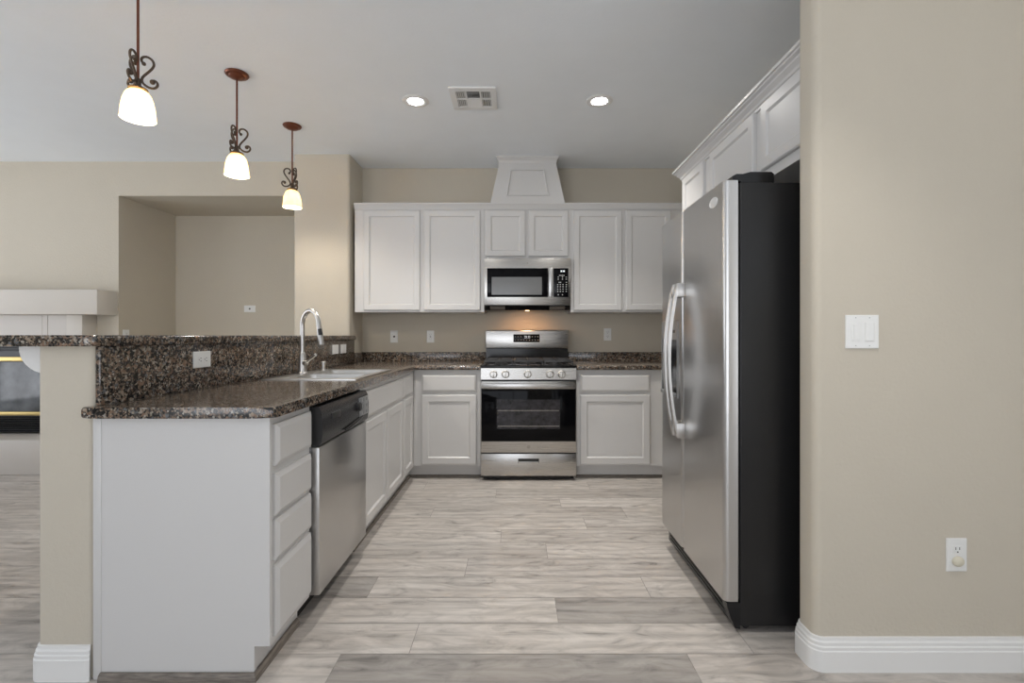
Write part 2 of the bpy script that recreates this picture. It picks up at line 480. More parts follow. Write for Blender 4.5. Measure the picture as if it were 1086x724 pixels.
# baseboards
BASEP = [(0, 0), (.017, 0), (.017, .070), (.0145, .074), (.0145, .084), (.011, .088), (.011, .098), (.007, .103), (.006, .113), (0, .115)]
def arc(cx, cy, r, a0, a1, n=6):
    return [(cx + r*math.cos(R(a0+(a1-a0)*i/n)), cy + r*math.sin(R(a0+(a1-a0)*i/n))) for i in range(n+1)]
bm = BM()
path = arc(1.056, 1.772, .028, 90, 180)+arc(1.056, 1.718, .028, 180, 270) + [(X1, 1.69)]
sweep(bm, path[::-1], [(-o, z) for o, z in BASEP][::-1]) if False else sweep(bm, path, BASEP)
struct(link('baseboard_right', bm, M['trimwhite'], smooth=30))
bm = BM()
path = [(HWX0, YC)] + arc(HWX0+.022, HWY+.022, .022, 180, 270) + arc(HWX1-.022, HWY+.022, .022, 270, 300)
sweep(bm, path, BASEP)
struct(link('baseboard_peninsula', bm, M['trimwhite'], smooth=30))

# ================================================================ CABINETS
def shaker(name, parent, o, u, v, n, w, h, stile=.052, t=.02):
    bm = BM()
    loft_rect(bm, o, u, v, n, w, h, [(0, 0), (0, t-.005), (.005, t), (stile, t), (stile+.003, t-.003), (stile+.009, t-.009)])
    return link(name, bm, M['cab'], parent)
def slab(name, parent, o, u, v, n, w, h, t=.02):
    bm = BM()
    loft_rect(bm, o, u, v, n, w, h, [(0, 0), (0, t-.010), (.004, t-.007), (.016, t)])
    return link(name, bm, M['cab'], parent)
def carcass(parent, b, front, name='body', top=False):
    """open box of panels; front = which side carries the face frame."""
    x0, x1, y0, y1, z0, z1 = b; t = .016; bm = BM()
    box(bm, x0, x1, y0, y1, z0, z0+t)
    box(bm, x0, x0+t, y0, y1, z0+t, z1); box(bm, x1-t, x1, y0, y1, z0+t, z1)
    box(bm, x0+t, x1-t, y0, y0+t, z0+t, z1); box(bm, x0+t, x1-t, y1-t, y1, z0+t, z1)
    if top: box(bm, x0+t, x1-t, y0+t, y1-t, z1-t, z1)
    return link(name, bm, M['cab'], parent)

FX = -.832    # face-frame plane of the peninsula
XB = -1.385
TOE = .105
UY, UZ, NX, NY = (0, 1, 0), (0, 0, 1), (1, 0, 0), (0, -1, 0)
UX = (1, 0, 0)
def pdoor(fn, name, p, y0, y1, z0, z1, **k): return fn(name, p, (FX, y0, z0), UY, UZ, NX, y1-y0, z1-z0, **k)

t = thing('base_cabinet', 'white base cabinet with four stacked drawers at the near end of the peninsula', 'cabinet', (-1.1, 1.8, 0))
carcass(t, (XB, FX, 1.656, 1.967, TOE, .876), 'x')
bm = BM(); prism(bm, [(-1.388, .0), (-.878, .0), (-.878, .112), (-.826, .112), (-.826, .876), (-1.388, .876)], 'y', 1.640, 1.656)
link('end_panel', bm, M['cab'], t)
boxo('scribe_strip', (-1.417, -1.388, 1.638, 1.66, 0, .876), M['cab'], t, .003)
boxo('toe_kick', (-.894, -.880, 1.656, 1.967, 0, TOE), M['cab'], t)
for z0, z1 in ((.708, .850), (.538, .682), (.386, .524), (.128, .368)):
    d = pdoor(slab, 'drawer', t, 1.668, 1.955, z0, z1)

t = thing('sink_cabinet', 'white sink base cabinet with false drawer front over two doors, right of the dishwasher', 'cabinet', (-1.1, 3.06, 0))
carcass(t, (XB, FX, 2.606, 3.528, TOE, .876), 'x')
boxo('toe_kick', (-.894, -.880, 2.606, 3.528, 0, TOE), M['cab'], t)
pdoor(slab, 'false_drawer_front', t, 2.625, 3.512, .702, .846)
pdoor(shaker, 'door', t, 2.625, 3.075, .118, .684)
pdoor(shaker, 'door', t, 3.092, 3.512, .118, .684)

t = thing('corner_cabinet', 'narrow white base cabinet with small drawer and one door in the inner corner', 'cabinet', (-1.1, 3.7, 0))
carcass(t, (XB, FX, 3.530, 3.936, TOE, .876), 'x')
boxo('toe_kick', (-.894, -.880, 3.530, 3.99, 0, TOE), M['cab'], t)
pdoor(slab, 'drawer', t, 3.546, 3.850, .702, .846)
pdoor(shaker, 'door', t, 3.546, 3.850, .118, .684)

FY = 3.94     # face-frame plane of the back run
def bdoor(fn, name, p, x0, x1, z0, z1, y=FY, **k): return fn(name, p, (x0, y, z0), UX, UZ, NY, x1-x0, z1-z0, **k)
t = thing('base_cabinet', 'white base cabinet with one wide drawer over one door left of the range', 'cabinet', (-.56, 4.2, 0))
carcass(t, (-.830, -.290, FY, 4.585, TOE, .876), 'y')
boxo('toe_kick', (-.878, -.290, 4.0, 4.014, 0, TOE), M['cab'], t)
bdoor(slab, 'drawer', t, -.762, -.322, .702, .842)
bdoor(shaker, 'door', t, -.762, -.322, .122, .678)
t = thing('base_cabinet', 'white base cabinet with one wide drawer over one door between range and refrigerator', 'cabinet', (.85, 4.2, 0))
carcass(t, (.480, 1.60, FY, 4.585, TOE, .876), 'y')
boxo('toe_kick', (.480, 1.60, 4.0, 4.014, 0, TOE), M['cab'], t)
bdoor(slab, 'drawer', t, .508, 1.068, .702, .842)
bdoor(shaker, 'door', t, .508, 1.068, .122, .678)

# wall cabinets
UF = 4.28
def upper(label, x0, x1, z0, doors, loc):
    t = thing('wall_cabinet', label, 'cabinet', loc)
    carcass(t, (x0, x1, UF, 4.595, z0, 2.285), 'y', top=True)
    for a, b_, c, d in doors: bdoor(shaker, 'door', t, a, b_, c, d, y=UF, stile=.047)
    return t
upper('wide white two-door wall cabinet left of the microwave', -1.413, -.284, 1.357, [(-1.331, -.842, 1.372, 2.238), (-.805, -.317, 1.372, 2.238)], (-.86, 4.44, 1.357))
upper('short white two-door wall cabinet directly above the microwave', -.283, .469, 1.823, [(-.272, .076, 1.842, 2.238), (.104, .448, 1.842, 2.238)], (.09, 4.44, 1.823))
upper('tall white two-door wall cabinet right of the microwave', .470, 1.625, 1.357, [(.496, .916, 1.372, 2.238), (.950, 1.342, 1.372, 2.238)], (1.05, 4.44, 1.357))
CROWN = [(0, 2.252), (.010, 2.252), (.013, 2.264), (.022, 2.276), (.030, 2.290), (.034, 2.292), (.034, 2.302), (0, 2.302)]
bm = BM(); sweep(bm, [(-1.413, UF), (1.625, UF)], CROWN)
struct(link('trim_1', bm, M['cab'], smooth=25))

# cabinets over the refrigerator (fronts face left)
RX = 1.10
def rcab(label, y0, y1, doors):
    t = thing('wall_cabinet', label, 'cabinet', (1.35, (y0+y1)/2, 1.837))
    carcass(t, (RX, XR-.005, y0, y1, 1.837, 2.20), 'x', top=True)
    for a, b_ in doors:
        shaker('door', t, (RX, b_, 1.880), (0, -1, 0), UZ, (-1, 0, 0), b_-a, 2.172-1.880, stile=.047)
rcab('white one-door cabinet high on the right wall beyond the refrigerator', 2.802, 3.230, [(2.850, 3.205)])
rcab('white two-door cabinet mounted above the refrigerator', 1.812, 2.800, [(2.246, 2.752), (1.822, 2.176)])
bm = BM(); sweep(bm, [(RX, 1.805), (RX, 3.232), (XR, 3.232)][::-1], [(o, z) for o, z in [(0, 2.168), (.010, 2.168), (.010, 2.178), (.016, 2.182), (.019, 2.192), (.034, 2.206), (.036, 2.214), (.048, 2.220), (.050, 2.227), (.058, 2.229), (.058, 2.242), (0, 2.242)]])
struct(link('trim_2', bm, M['cab'], smooth=25))

# tapering hood chimney above the wall cabinets
t = thing('hood_chimney', 'white tapering panelled hood chimney between wall cabinets and ceiling', 'hood', (.09, 4.43, 2.302))
bm = BM()
A = [bm.verts.new(p) for p in ((-.230, 4.272, 2.303), (.420, 4.272, 2.303), (.420, 4.595, 2.303), (-.230, 4.595, 2.303))]
B = [bm.verts.new(p) for p in ((-.150, 4.292, 2.672), (.342, 4.292, 2.672), (.342, 4.595, 2.672), (-.150, 4.595, 2.672))]
bm.faces.new(A[::-1]); bm.faces.new(B)
for i in range(4): bm.faces.new((A[i], A[(i+1) % 4], B[(i+1) % 4], B[i]))
link('body', bm, M['cab'], t)
def hood_y(z): return 4.272 + .020*(z-2.303)/.369
bm = BM()
q_out = [(-.093, 2.368), (.286, 2.368), (.243, 2.602), (-.058, 2.602)]
cx = sum(p[0] for p in q_out)/4; cz = sum(p[1] for p in q_out)/4
def ringq(s, d): return [bm.verts.new((cx+(p[0]-cx)*s, hood_y(cz+(p[1]-cz)*s)-d, cz+(p[1]-cz)*s)) for p in q_out]
rs = [ringq(1, -.004), ringq(1, .007), ringq(.95, .010), ringq(.91, .003), ringq(.91, -.004)]
for a, b_ in zip(rs, rs[1:]):
    for i in range(4): bm.faces.new((a[i], a[(i+1) % 4], b_[(i+1) % 4], b_[i]))
link('panel_moulding', bm, M['cab'], t)
bm = BM()
sweep(bm, [(-.150, 4.595), (-.150, 4.292), (.342, 4.292), (.342, 4.595)], [(-.005, 2.660), (.004, 2.660), (.008, 2.680), (.022, 2.700), (.026, 2.702), (.026, 2.7195), (-.005, 2.7195)])
link('cap_moulding', bm, M['cab'], t)

# wood shoe moulding
def quarter(r): return [(0, 0)] + [(r*math.cos(R(a)), r*math.sin(R(a))) for a in (0, 22, 45, 68, 90)]
QP = [(0, 0), (.014, 0), (.014, .008), (.011, .015), (.006, .019), (0, .020)]
bm = BM(); sweep(bm, [(-1.39, 1.638), (-.879, 1.638), (-.879, 1.955)], [(o, z*1.35) for o, z in QP])
struct(link('trim_3', bm, M['shoe'], smooth=30))
bm = BM(); sweep(bm, [(-.879, 2.612), (-.879, 3.999), (-.292, 3.999)], QP)
struct(link('trim_4', bm, M['shoe'], smooth=30))
bm = BM(); sweep(bm, [(.482, 3.999), (1.6, 3.999)], QP)
struct(link('trim_5', bm, M['shoe'], smooth=30))

# ================================================================ GRANITE
SKX = (-1.345, -.875); SKY = (2.63, 3.37)      # cut-out for the sink
CZ0, CZ1 = .877, .914
t = thing('countertop', 'brown speckled granite countertop, L-shaped along peninsula and back wall left of the range', 'countertop', (-1.1, 2.9, CZ0))
bm = BM()
cells(bm, [-1.435, -1.402, SKX[0], SKX[1], -.803, -.290], [1.615, 1.644, SKY[0], SKY[1], 3.905, 4.245, 4.595],
      lambda x, y: (x > -1.402 or y < 1.644 or y > 4.245) and (x < -.803 or y > 3.905) and not (SKX[0] < x < SKX[1] and SKY[0] < y < SKY[1]), CZ0, CZ1)
def on_front(a, b_):
    if abs(a.z-b_.z) > 1e-4: return False
    f = lambda p: (abs(p.y-1.615) < 1e-4 or (abs(p.x+.803) < 1e-4 and p.y < 3.91) or (abs(p.y-3.905) < 1e-4 and p.x > -.81))
    if not (f(a) and f(b_)): return False
    if abs(a.y-1.615) < 1e-4 and abs(b_.y-1.615) < 1e-4: return True
    if abs(a.x+.803) < 1e-4 and abs(b_.x+.803) < 1e-4: return True
    return abs(a.y-3.905) < 1e-4 and abs(b_.y-3.905) < 1e-4
bevel_where(bm, on_front, .013, 4)
link('slab', bm, M['granite'], t, smooth=30)
boxo('backsplash', (-1.427, -.290, 4.578, 4.598, CZ1, .998), M['granite'], t, .003)
boxo('backsplash', (-1.446, -1.428, 4.246, 4.598, CZ1, .998), M['granite'], t, .003)
t = thing('countertop', 'short brown granite countertop between range and refrigerator', 'countertop', (.95, 4.25, CZ0))
bm = BM(); box(bm, .478, XR-.005, 3.905, 4.595, CZ0, CZ1)
bevel_where(bm, lambda a, b_: abs(a.z-b_.z) < 1e-4 and abs(a.y-3.905) < 1e-4 and abs(b_.y-3.905) < 1e-4, .013, 4)
link('slab', bm, M['granite'], t, smooth=30)
boxo('backsplash', (.478, XR-.005, 4.578, 4.598, CZ1, .998), M['granite'], t, .003)
tag(boxo('granite_splash', (-1.4195, -1.4025, 1.652, YC-.002, CZ1+.0005, 1.1145), M['granite'], None, .002, origin=(-1.41, 2.9, CZ1)),
    'tall vertical granite splash slab between counter and raised bar top', 'backsplash')
# raised bar top
bm = BM()
prism(bm, rounded(-1.87, -1.388, 1.605, YC-.002, .03, 'ab'), 'z', 1.1155, 1.152)
bevel_where(bm, lambda a, b_: abs(a.z-b_.z) < 1e-4 and not (a.y > YC-.01 and b_.y > YC-.01), .012, 4)
tag(link('bar_top', bm, M['granite'], None, (-1.63, 2.9, 1.1155), 30), 'long raised brown granite bar top on the peninsula half wall', 'bar top')
# corbel under the bar overhang
pts = [(HWX0-.001, 1.114)] + [(HWX0-.001-.098*math.sin(R(a)), 1.114-.006-.088*math.cos(R(a))) for a in range(0, 91, 9)] + [(HWX0-.099, 1.114)]
bm = BM(); prism(bm, pts[::-1], 'y', 1.685, 1.722)
tag(link('corbel', bm, M['trimwhite'], None, (-1.615, 1.70, 1.0), 30), 'white curved corbel bracket under the bar overhang', 'bracket')

# ================================================================ SINK, FAUCET
t = thing('sink', 'stainless double-bowl drop-in sink set in the peninsula counter', 'sink', (-1.1, 3.0, CZ1))
bm = BM()
b1 = (2.665, 2.985); b2 = (3.025, 3.335); bx = (-1.262, -.895)
cells(bm, [-1.362, bx[0], bx[1], -.858], [2.612, b1[0], b1[1], b2[0], b2[1], 3.388],
      lambda x, y: not (bx[0] < x < bx[1] and (b1[0] < y < b1[1] or b2[0] < y < b2[1])), CZ1+.0005, CZ1+.0055)
bevel_where(bm, lambda a, b_: abs(a.z-b_.z) < 1e-4 and a.z > CZ1+.005 and all(abs(p.x+1.362) < 1e-3 or abs(p.x+.858) < 1e-3 or abs(p.y-2.612) < 1e-3 or abs(p.y-3.388) < 1e-3 for p in (a, b_)), .003, 2)
link('rim', bm, M['sink'], t, smooth=30)
for y0, y1 in (b1, b2):
    bm = BM()
    rings = []
    for ins, z in ((0, .9155), (.004, .90), (.010, .77), (.022, .745), (.045, .738)):
        rings.append([bm.verts.new((x, y, z)) for x, y in rounded(bx[0]+ins, bx[1]-ins, y0+ins, y1-ins, .04, 'abcd')])
    n = len(rings[0])
    for a, b_ in zip(rings, rings[1:]):
        for i in range(n): bm.faces.new((a[i], a[(i+1) % n], b_[(i+1) % n], b_[i]))
    bm.faces.new(rings[-1])
    o = link('bowl', bm, M['sink'], t, smooth=50)
    bm = BM(); lathe(bm, ((bx[0]+bx[1])/2, (y0+y1)/2, .738), [(.045, .0005), (.045, .003), (.036, .004), (.030, .001)], 24)
    link('drain', bm, M['chrome'], o, smooth=40)

t = thing('faucet', 'brushed nickel gooseneck pull-down faucet behind the sink', 'faucet', (-1.312, 3.0, CZ1+.0055))
fx, fy, fz = -1.312, 3.0, CZ1+.006
bm = BM(); lathe(bm, (fx, fy, fz), [(.032, 0), (.032, .006), (.027, .012), (.025, .05), (.0225, .11), (.017, .125), (.0145, .13)], 24)
link('base', bm, M['chrome'], t, smooth=35)
ang = R(-35); dx, dy = math.cos(ang), math.sin(ang); rad = .086
pts = [(fx, fy, fz+.12), (fx, fy, fz+.20), (fx, fy, fz+.29)]
for i in range(1, 13):
    a = math.pi - math.pi*.97*i/12
    pts.append((fx+dx*(rad+rad*math.cos(a)), fy+dy*(rad+rad*math.cos(a)), fz+.29+rad*1.08*math.sin(a)))
bm = BM(); tube(bm, pts, .0138, 14); link('neck', bm, M['chrome'], t, smooth=50)
e = Vector(pts[-1]); dn = (Vector(pts[-1])-Vector(pts[-2])).normalized()
bm = BM(); tube(bm, [e-dn*.004, e+dn*.03, e+dn*.075, e+dn*.125], [.0142, .0150, .0165, .0175], 16); sh = link('spray_head', bm, M['chrome'], t, smooth=50)
bm = BM(); tube(bm, [e+dn*.030+Vector((dx, dy, 0))*.006+Vector((0, -.004, 0)), e+dn*.066+Vector((dx, dy, 0))*.008+Vector((0, -.005, 0))], .0125, 10); link('spray_button', bm, M['blackplastic'], sh, smooth=50)
hd = Vector((.70, -.35, .50)).normalized()
p = Vector((fx, fy, fz+.065))
bm = BM(); tube(bm, [p+Vector((.75, -.4, 0)).normalized()*.015, p+Vector((.75, -.4, 0)).normalized()*.040], .0165, 16)
q = p+Vector((.75, -.4, 0)).normalized()*.034
tube(bm, [q, q+hd*.03, q+hd*.098], [.0085, .0075, .009], 12)
link('lever', bm, M['chrome'], t, smooth=40)
bm = BM(); lathe(bm, (-1.290, 3.27, CZ1+.006), [(.022, 0), (.022, .004), (.016, .008), (.0155, .040), (.019, .042), (.019, .056), (.014, .060)], 20)
tag(link('air_gap_cap', bm, M['chrome'], None, (-1.290, 3.27, CZ1+.006), 35), 'small brushed nickel air gap cylinder on the sink rim', 'air gap')

# ================================================================ DISHWASHER
t = thing('dishwasher', 'stainless dishwasher with black control panel in the peninsula', 'dishwasher', (-1.1, 2.286, 0))
DY0, DY1 = 1.974, 2.600
boxo('tub', (XB+.01, -.842, DY0+.004, DY1-.004, .10, .868), M['blackplastic'], t)
boxo('kick_plate', (-.905, -.885, DY0+.01, DY1-.01, .015, .10), M['black'], t)
boxo('door', (-.842, -.796, DY0+.006, DY1-.004, .100, .700), M['steel_v'], t, .006)
# control panel: bowed section
prof = [(-.842, .702), (-.802, .702), (-.790, .715), (-.784, .75), (-.784, .80), (-.790, .845), (-.800, .862), (-.842, .862)]
bm = BM(); prism(bm, prof, 'y', DY0+.006, DY1-.004)
cp = link('control_panel', bm, M['charcoal'], t, smooth=25)
boxo('latch_recess', (-.790, -.7825, 2.085, 2.185, .795, .822), M['slot'], cp, .001)
# control cluster at the far end, swooping grip below it
boxo('button_panel', (-.789, -.7825, 2.445, 2.585, .745, .838), M['grey'], cp, .002)
for z in (.752, .784, .816):
    for y in (2.458, 2.500, 2.545):
        boxo('button', (-.7830, -.7805, y, y+.032, z, z+.016), M['grey'], cp, .001)
bm = BM(); lathe(bm, (-.784, 2.425, .800), [(.022, 0), (.022, .010), (.018, .014)], 20, 'x'); link('dial', bm, M['blackplastic'], cp, smooth=40)
pts = []
for i in range(13):
    u = i/12; pts.append((-.781-.004*math.sin(math.pi*u), 2.235+.25*u, .722+.020*(2*u-1)**2*0 + .022*u*u))
bm = BM(); tube(bm, pts, [.004+.006*math.sin(math.pi*i/12) for i in range(13)], 10); link('handle', bm, M['black'], t, smooth=60)
boxo('hinge_cover', (-.846, -.830, DY0-.004, DY0+.005, .682, .704), M['grey'], t)

# ================================================================ RANGE
RX0, RX1 = -.284, .472
RXC = (RX0+RX1)/2
t = thing('range', 'stainless freestanding gas range with black oven door against the back wall', 'stove', (RXC, 4.2, 0))
bm = BM(); box(bm, RX0+.004, RX1-.004, 3.925, 4.575, .03, .895); link('body', bm, M['blackplastic'], t)
boxo('base', (RX0+.02, RX1-.02, 3.91, 3.925, .012, .04), M['black'], t)
for x in (RX0+.05, RX1-.05):
    bm = BM(); lathe(bm, (x, 3.97, 0), [(.016, .001), (.016, .03)], 12); link('foot', bm, M['blackplastic'], t)
d = boxo('storage_drawer', (RX0, RX1, 3.885, 3.925, .040, .216), M['steel_h'], t, .004)
boxo('handle_recess', (RXC-.083, RXC+.083, 3.8835, 3.886, .142, .178), M['slot'], d)
boxo('pull_lip', (RXC-.080, RXC+.080, 3.879, 3.886, .143, .154), M['steel_h'], d, .002)
d = boxo('oven_door', (RX0, RX1, 3.885, 3.925, .224, .790), M['steel_h'], t, .004)
boxo('door_glass', (RX0+.004, RX1-.004, 3.881, 3.8855, .314, .735), M['blackglass'], d, .001)
boxo('window', (-.158, .343, 3.8800, 3.8815, .414, .646), M['ovenwin'], d)
bm = BM()
for z in (.432, .437, .555, .560): box(bm, -.150, .335, 3.8797, 3.8802, z, z+.0018)
link('rack', bm, M['filter'], d)
bm = BM(); lathe(bm, (RXC, 3.8855, .270), [(.0135, .0), (.0135, -.0022), (.011, -.0026), (.011, -.0016)], 24, 'y')
for a in (0, 60, 120): 
    q = Vector((math.cos(R(a)), 0, math.sin(R(a))))*.007
    tube(bm, [Vector((RXC, 3.8835, .270))-q, Vector((RXC, 3.8835, .270))+q], .0014, 6)
link('round_emblem', bm, M['filter'], d, smooth=40)
# bar handle of the door
bm = BM()
box(bm, RX0+.012, RX1-.012, 3.838, 3.858, .733, .778, bev=.006)
for x in (RX0+.03, RX1-.06): box(bm, x, x+.03, 3.855, 3.886, .742, .770, bev=.003)
link('handle', bm, M['steel_h'], d, smooth=35)
boxo('vent_gap', (RX0+.004, RX1-.004, 3.895, 3.925, .790, .804), M['slot'], t)
# control panel, slightly raked
bm = BM(); prism(bm, [(3.880, .804), (3.925, .804), (3.925, .894), (3.882, .894)], 'x', RX0, RX1)
cp = link('control_panel', bm, M['steel_h'], t)
for xp in (523.5, 536.2, 559.7, 583.2, 595.8):
    x = (xp-548)/520*3.87
    bm = BM(); lathe(bm, (x, 3.884, .846), [(.031, .004), (.031, -.004), (.027, -.008), (.025, -.026), (.022, -.030)], 24, 'y')
    k = link('knob', bm, M['knob'], cp, smooth=35)
    boxo('grip', (x-.005, x+.005, 3.845, 3.856, .824, .868), M['knob'], k, .002)
# cooktop
bm = BM(); box(bm, RX0-.001, RX1+.001, 3.888, 4.510, .895, .916, bev=.006); link('cooktop', bm, M['black'], t, smooth=35)
burn = [(RX0+.155, 4.03, .050), (RX0+.155, 4.34, .040), (RXC, 4.19, .055), (RX1-.155, 4.03, .045), (RX1-.155, 4.34, .040)]
for x, y, r in burn:
    bm = BM(); lathe(bm, (x, y, .916), [(r+.012, 0), (r+.012, .004), (r, .006), (r*.98, .014), (r*.62, .015), (r*.62, .020), (r*.55, .022)], 28)
    link('burner', bm, M['iron'], t, smooth=35)
gw = (RX1-RX0-.03)/3
for i in range(3):
    x0 = RX0+.015+gw*i+.003; x1 = x0+gw-.006; y0, y1 = 3.915, 4.475; zt = .952; s = .012
    bm = BM()
    for a, b_ in ((y0, y0+s), (y1-s, y1)): box(bm, x0, x1, a, b_, zt-.014, zt, bev=.002)
    for a in (x0, x1-s): box(bm, a, a+s, y0+s, y1-s, zt-.014, zt, bev=.002)
    xm = (x0+x1)/2
    box(bm, xm-s/2, xm+s/2, y0+s, y1-s, zt-.014, zt+.002, bev=.002)
    for y in (4.03, 4.19, 4.34):
        box(bm, x0+s, xm-s/2, y-s/2, y+s/2, zt-.014, zt+.002, bev=.002); box(bm, xm+s/2, x1-s, y-s/2, y+s/2, zt-.014, zt+.002, bev=.002)
    for x in (x0, x1-s):
        for y in (y0, y1-s): box(bm, x, x+s, y, y+s, .9165, zt-.014)
    link('grate', bm, M['iron'], t, smooth=35)
# back guard
bm = BM(); box(bm, RX0+.002, RX1-.002, 4.515, 4.590, .90, 1.034); link('riser', bm, M['black'], t)
bm = BM(); box(bm, RX0-.004, RX1+.004, 4.478, 4.592, 1.034, 1.203, bev=.010, seg=3); bg = link('back_guard', bm, M['steel_h'], t, smooth=35)
dz = boxo('display', (-.030, .210, 4.4755, 4.479, 1.092, 1.164), M['blackglass'], bg, .002)
bm = BM()
for x in (.070, .082, .100, .112):
    box(bm, x, x+.008, 4.4742, 4.4756, 1.130, 1.133); box(bm, x, x+.008, 4.4742, 4.4756, 1.146, 1.149); box(bm, x+.007, x+.009, 4.4742, 4.4756, 1.130, 1.149)
link('clock_digits', bm, M['mark'], dz)
for i in range(9):
    x = -.018+i*.026
    boxo('key', (x, x+.010, 4.4742, 4.4756, 1.110, 1.114), M['print'], dz)
    if i not in (3, 4, 5): boxo('key', (x, x+.008, 4.4742, 4.4756, 1.140, 1.144), M['print'], dz)

# ================================================================ MICROWAVE
t = thing('microwave', 'stainless over-the-range microwave oven with black door window', 'microwave', (.09, 4.4, 1.376))
MX0, MX1, MY = -.279, .465, 4.205
boxo('body', (MX0, MX1, MY+.03, 4.590, 1.412, 1.820), M['grey'], t)
def mx(px): return (px-548)/520*MY
def mz(py): return 1.15+(356-py)/520*MY
fp = boxo('front_panel', (MX0, MX1, MY, MY+.03, mz(323.3), 1.814), M['steel_h'], t, .003)
dr = boxo('door', (mx(516.6), mx(581.2), MY-.004, MY+.002, mz(315), mz(284.3)), M['blackglass'], t, .002)
boxo('window', (mx(521.5), mx(574.6), MY-.005, MY-.0035, mz(312.5), mz(293.7)), plain('screened_glass', (.17, .175, .18), .12), dr)
bm = BM(); box(bm, mx(581.8), mx(586.2), MY-.038, MY-.022, mz(315), mz(284.3), bev=.005)
for a in (mz(313.8), mz(287.5)): box(bm, mx(582.8), mx(585.2), MY-.026, MY+.001, a, a+.018)
link('handle', bm, M['steel_v'], t, smooth=35)
kp = boxo('keypad', (mx(587), mx(602.8), MY-.004, MY+.002, mz(315), mz(284.3)), M['blackglass'], t, .002)
bm = BM()
for i in range(2): box(bm, mx(594.5+i*2.6), mx(596.3+i*2.6), MY-.0048, MY-.0038, mz(288.4), mz(286.6))
link('clock_digits', bm, M['mark'], kp)
for py, xs in ((292, (593.5, 595, 596.5, 598)), (293.8, (592, 596.5, 600.5)), (296, (592, 596.5, 600.5)), (299.4, (593, 594.5, 600.5)), (301.8, (591.5, 594.2, 597, 600.5)), (304, (591.5, 594.2, 597, 600.5)), (306.5, (591.5, 594.2, 597, 600.5)), (309, (591.5, 594.2, 597, 600.5)), (312.5, (592, 596.5))):
    for x in xs: boxo('key', (mx(x-.55), mx(x+.55), MY-.0048, MY-.0038, mz(py+.45), mz(py-.45)), M['print'], kp)
bm = BM(); lathe(bm, ((MX0+MX1)/2, MY, mz(279)), [(.008, 0), (.008, -.001)], 16, 'y'); link('round_emblem', bm, M['filter'], fp)
bm = BM(); prism(bm, [(MY+.003, 1.410), (MY+.060, 1.372), (4.585, 1.372), (4.585, 1.392), (MY+.03, 1.412)], 'x', MX0+.004, MX1-.004); bt = link('underside', bm, M['black'], t)
for a, b_ in ((mx(519.5), mx(535.5)), (mx(583), mx(599.5))):
    bm = BM(); prism(bm, [(MY+.012, 1.4035), (MY+.052, 1.3765), (MY+.053, 1.3785), (MY+.013, 1.4055)], 'x', a, b_); link('grease_filter', bm, M['filter'], bt)
boxo('lamp_lens', ((MX0+MX1)/2-.018, (MX0+MX1)/2+.018, MY+.092, MY+.118, 1.3690, 1.3725), M['hoodlamp'], bt)
ld = bpy.data.lights.new('hood_lamp_light', 'SPOT'); ld.energy = 4.5; ld.color = (1, .52, .24); ld.spot_size = R(150); ld.spot_blend = .8; ld.shadow_soft_size = .03
lo = bpy.data.objects.new('hood_lamp_light', ld); COL.objects.link(lo); lo.location = ((MX0+MX1)/2, MY+.105, 1.360); lo.rotation_euler = (R(30), 0, 0)

# ================================================================ REFRIGERATOR
t = thing('refrigerator', 'tall stainless side-by-side refrigerator with black sides beside the partition wall', 'refrigerator', (1.2, 2.3, 0))
FY0, FY1 = 1.892, 2.712
bm = BM(); box(bm, .862, 1.56, FY0, FY1, .03, 1.742, bev=.004); link('cabinet', bm, M['case'], t, smooth=35)
def fdoor(y0, y1):
    # front skin wraps a soft rounded vertical edge on both sides
    pts = []
    r = .022
    pts += [(.853, y0), (.853, y1)]
    pts += [(.800+r - r*math.cos(R(a)), y1 - r + r*math.sin(R(a))) for a in (90, 70, 50, 30, 10, 0)][0:]
    pts += [(.800+r - r*math.cos(R(a)), y0 + r - r*math.sin(R(a))) for a in (0, 10, 30, 50, 70, 90)]
    bm = BM(); prism(bm, pts, 'z', .125, 1.750)
    return link('door', bm, M['steel_v'], t, smooth=40)
d_f = fdoor(FY0-.002, 2.366); d_z = fdoor(2.371, FY1)
boxo('gasket', (.852, .863, FY0+.008, FY1-.008, .13, 1.742), M['slot'], t)
def fhandle(y, door):
    pts = []; n = 16
    for i in range(n+1):
        u = i/n; z = .665 + .735*u
        pts.append((.770-.046*math.sin(math.pi*u)**.8, y, z))
    bm = BM()
    w = .011
    rings = []
    for i, p in enumerate(pts):
        rings.append([bm.verts.new((p[0]+a, p[1]+b_, p[2])) for a, b_ in ((-.008, -w*.6), (-.004, -w), (.008, -w), (.008, w), (-.004, w), (-.008, w*.6))])
    for a, b_ in zip(rings, rings[1:]):
        for k in range(6): bm.faces.new((a[k], a[(k+1) % 6], b_[(k+1) % 6], b_[k]))
    bm.faces.new(rings[0][::-1]); bm.faces.new(rings[-1])
    box(bm, .760, .8005, y-.012, y+.012, .665, .735, bev=.003); box(bm, .760, .8005, y-.012, y+.012, 1.335, 1.400, bev=.003)
    link('handle', bm, M['chrome'], door, smooth=40)
fhandle(2.337, d_f); fhandle(2.400, d_z)
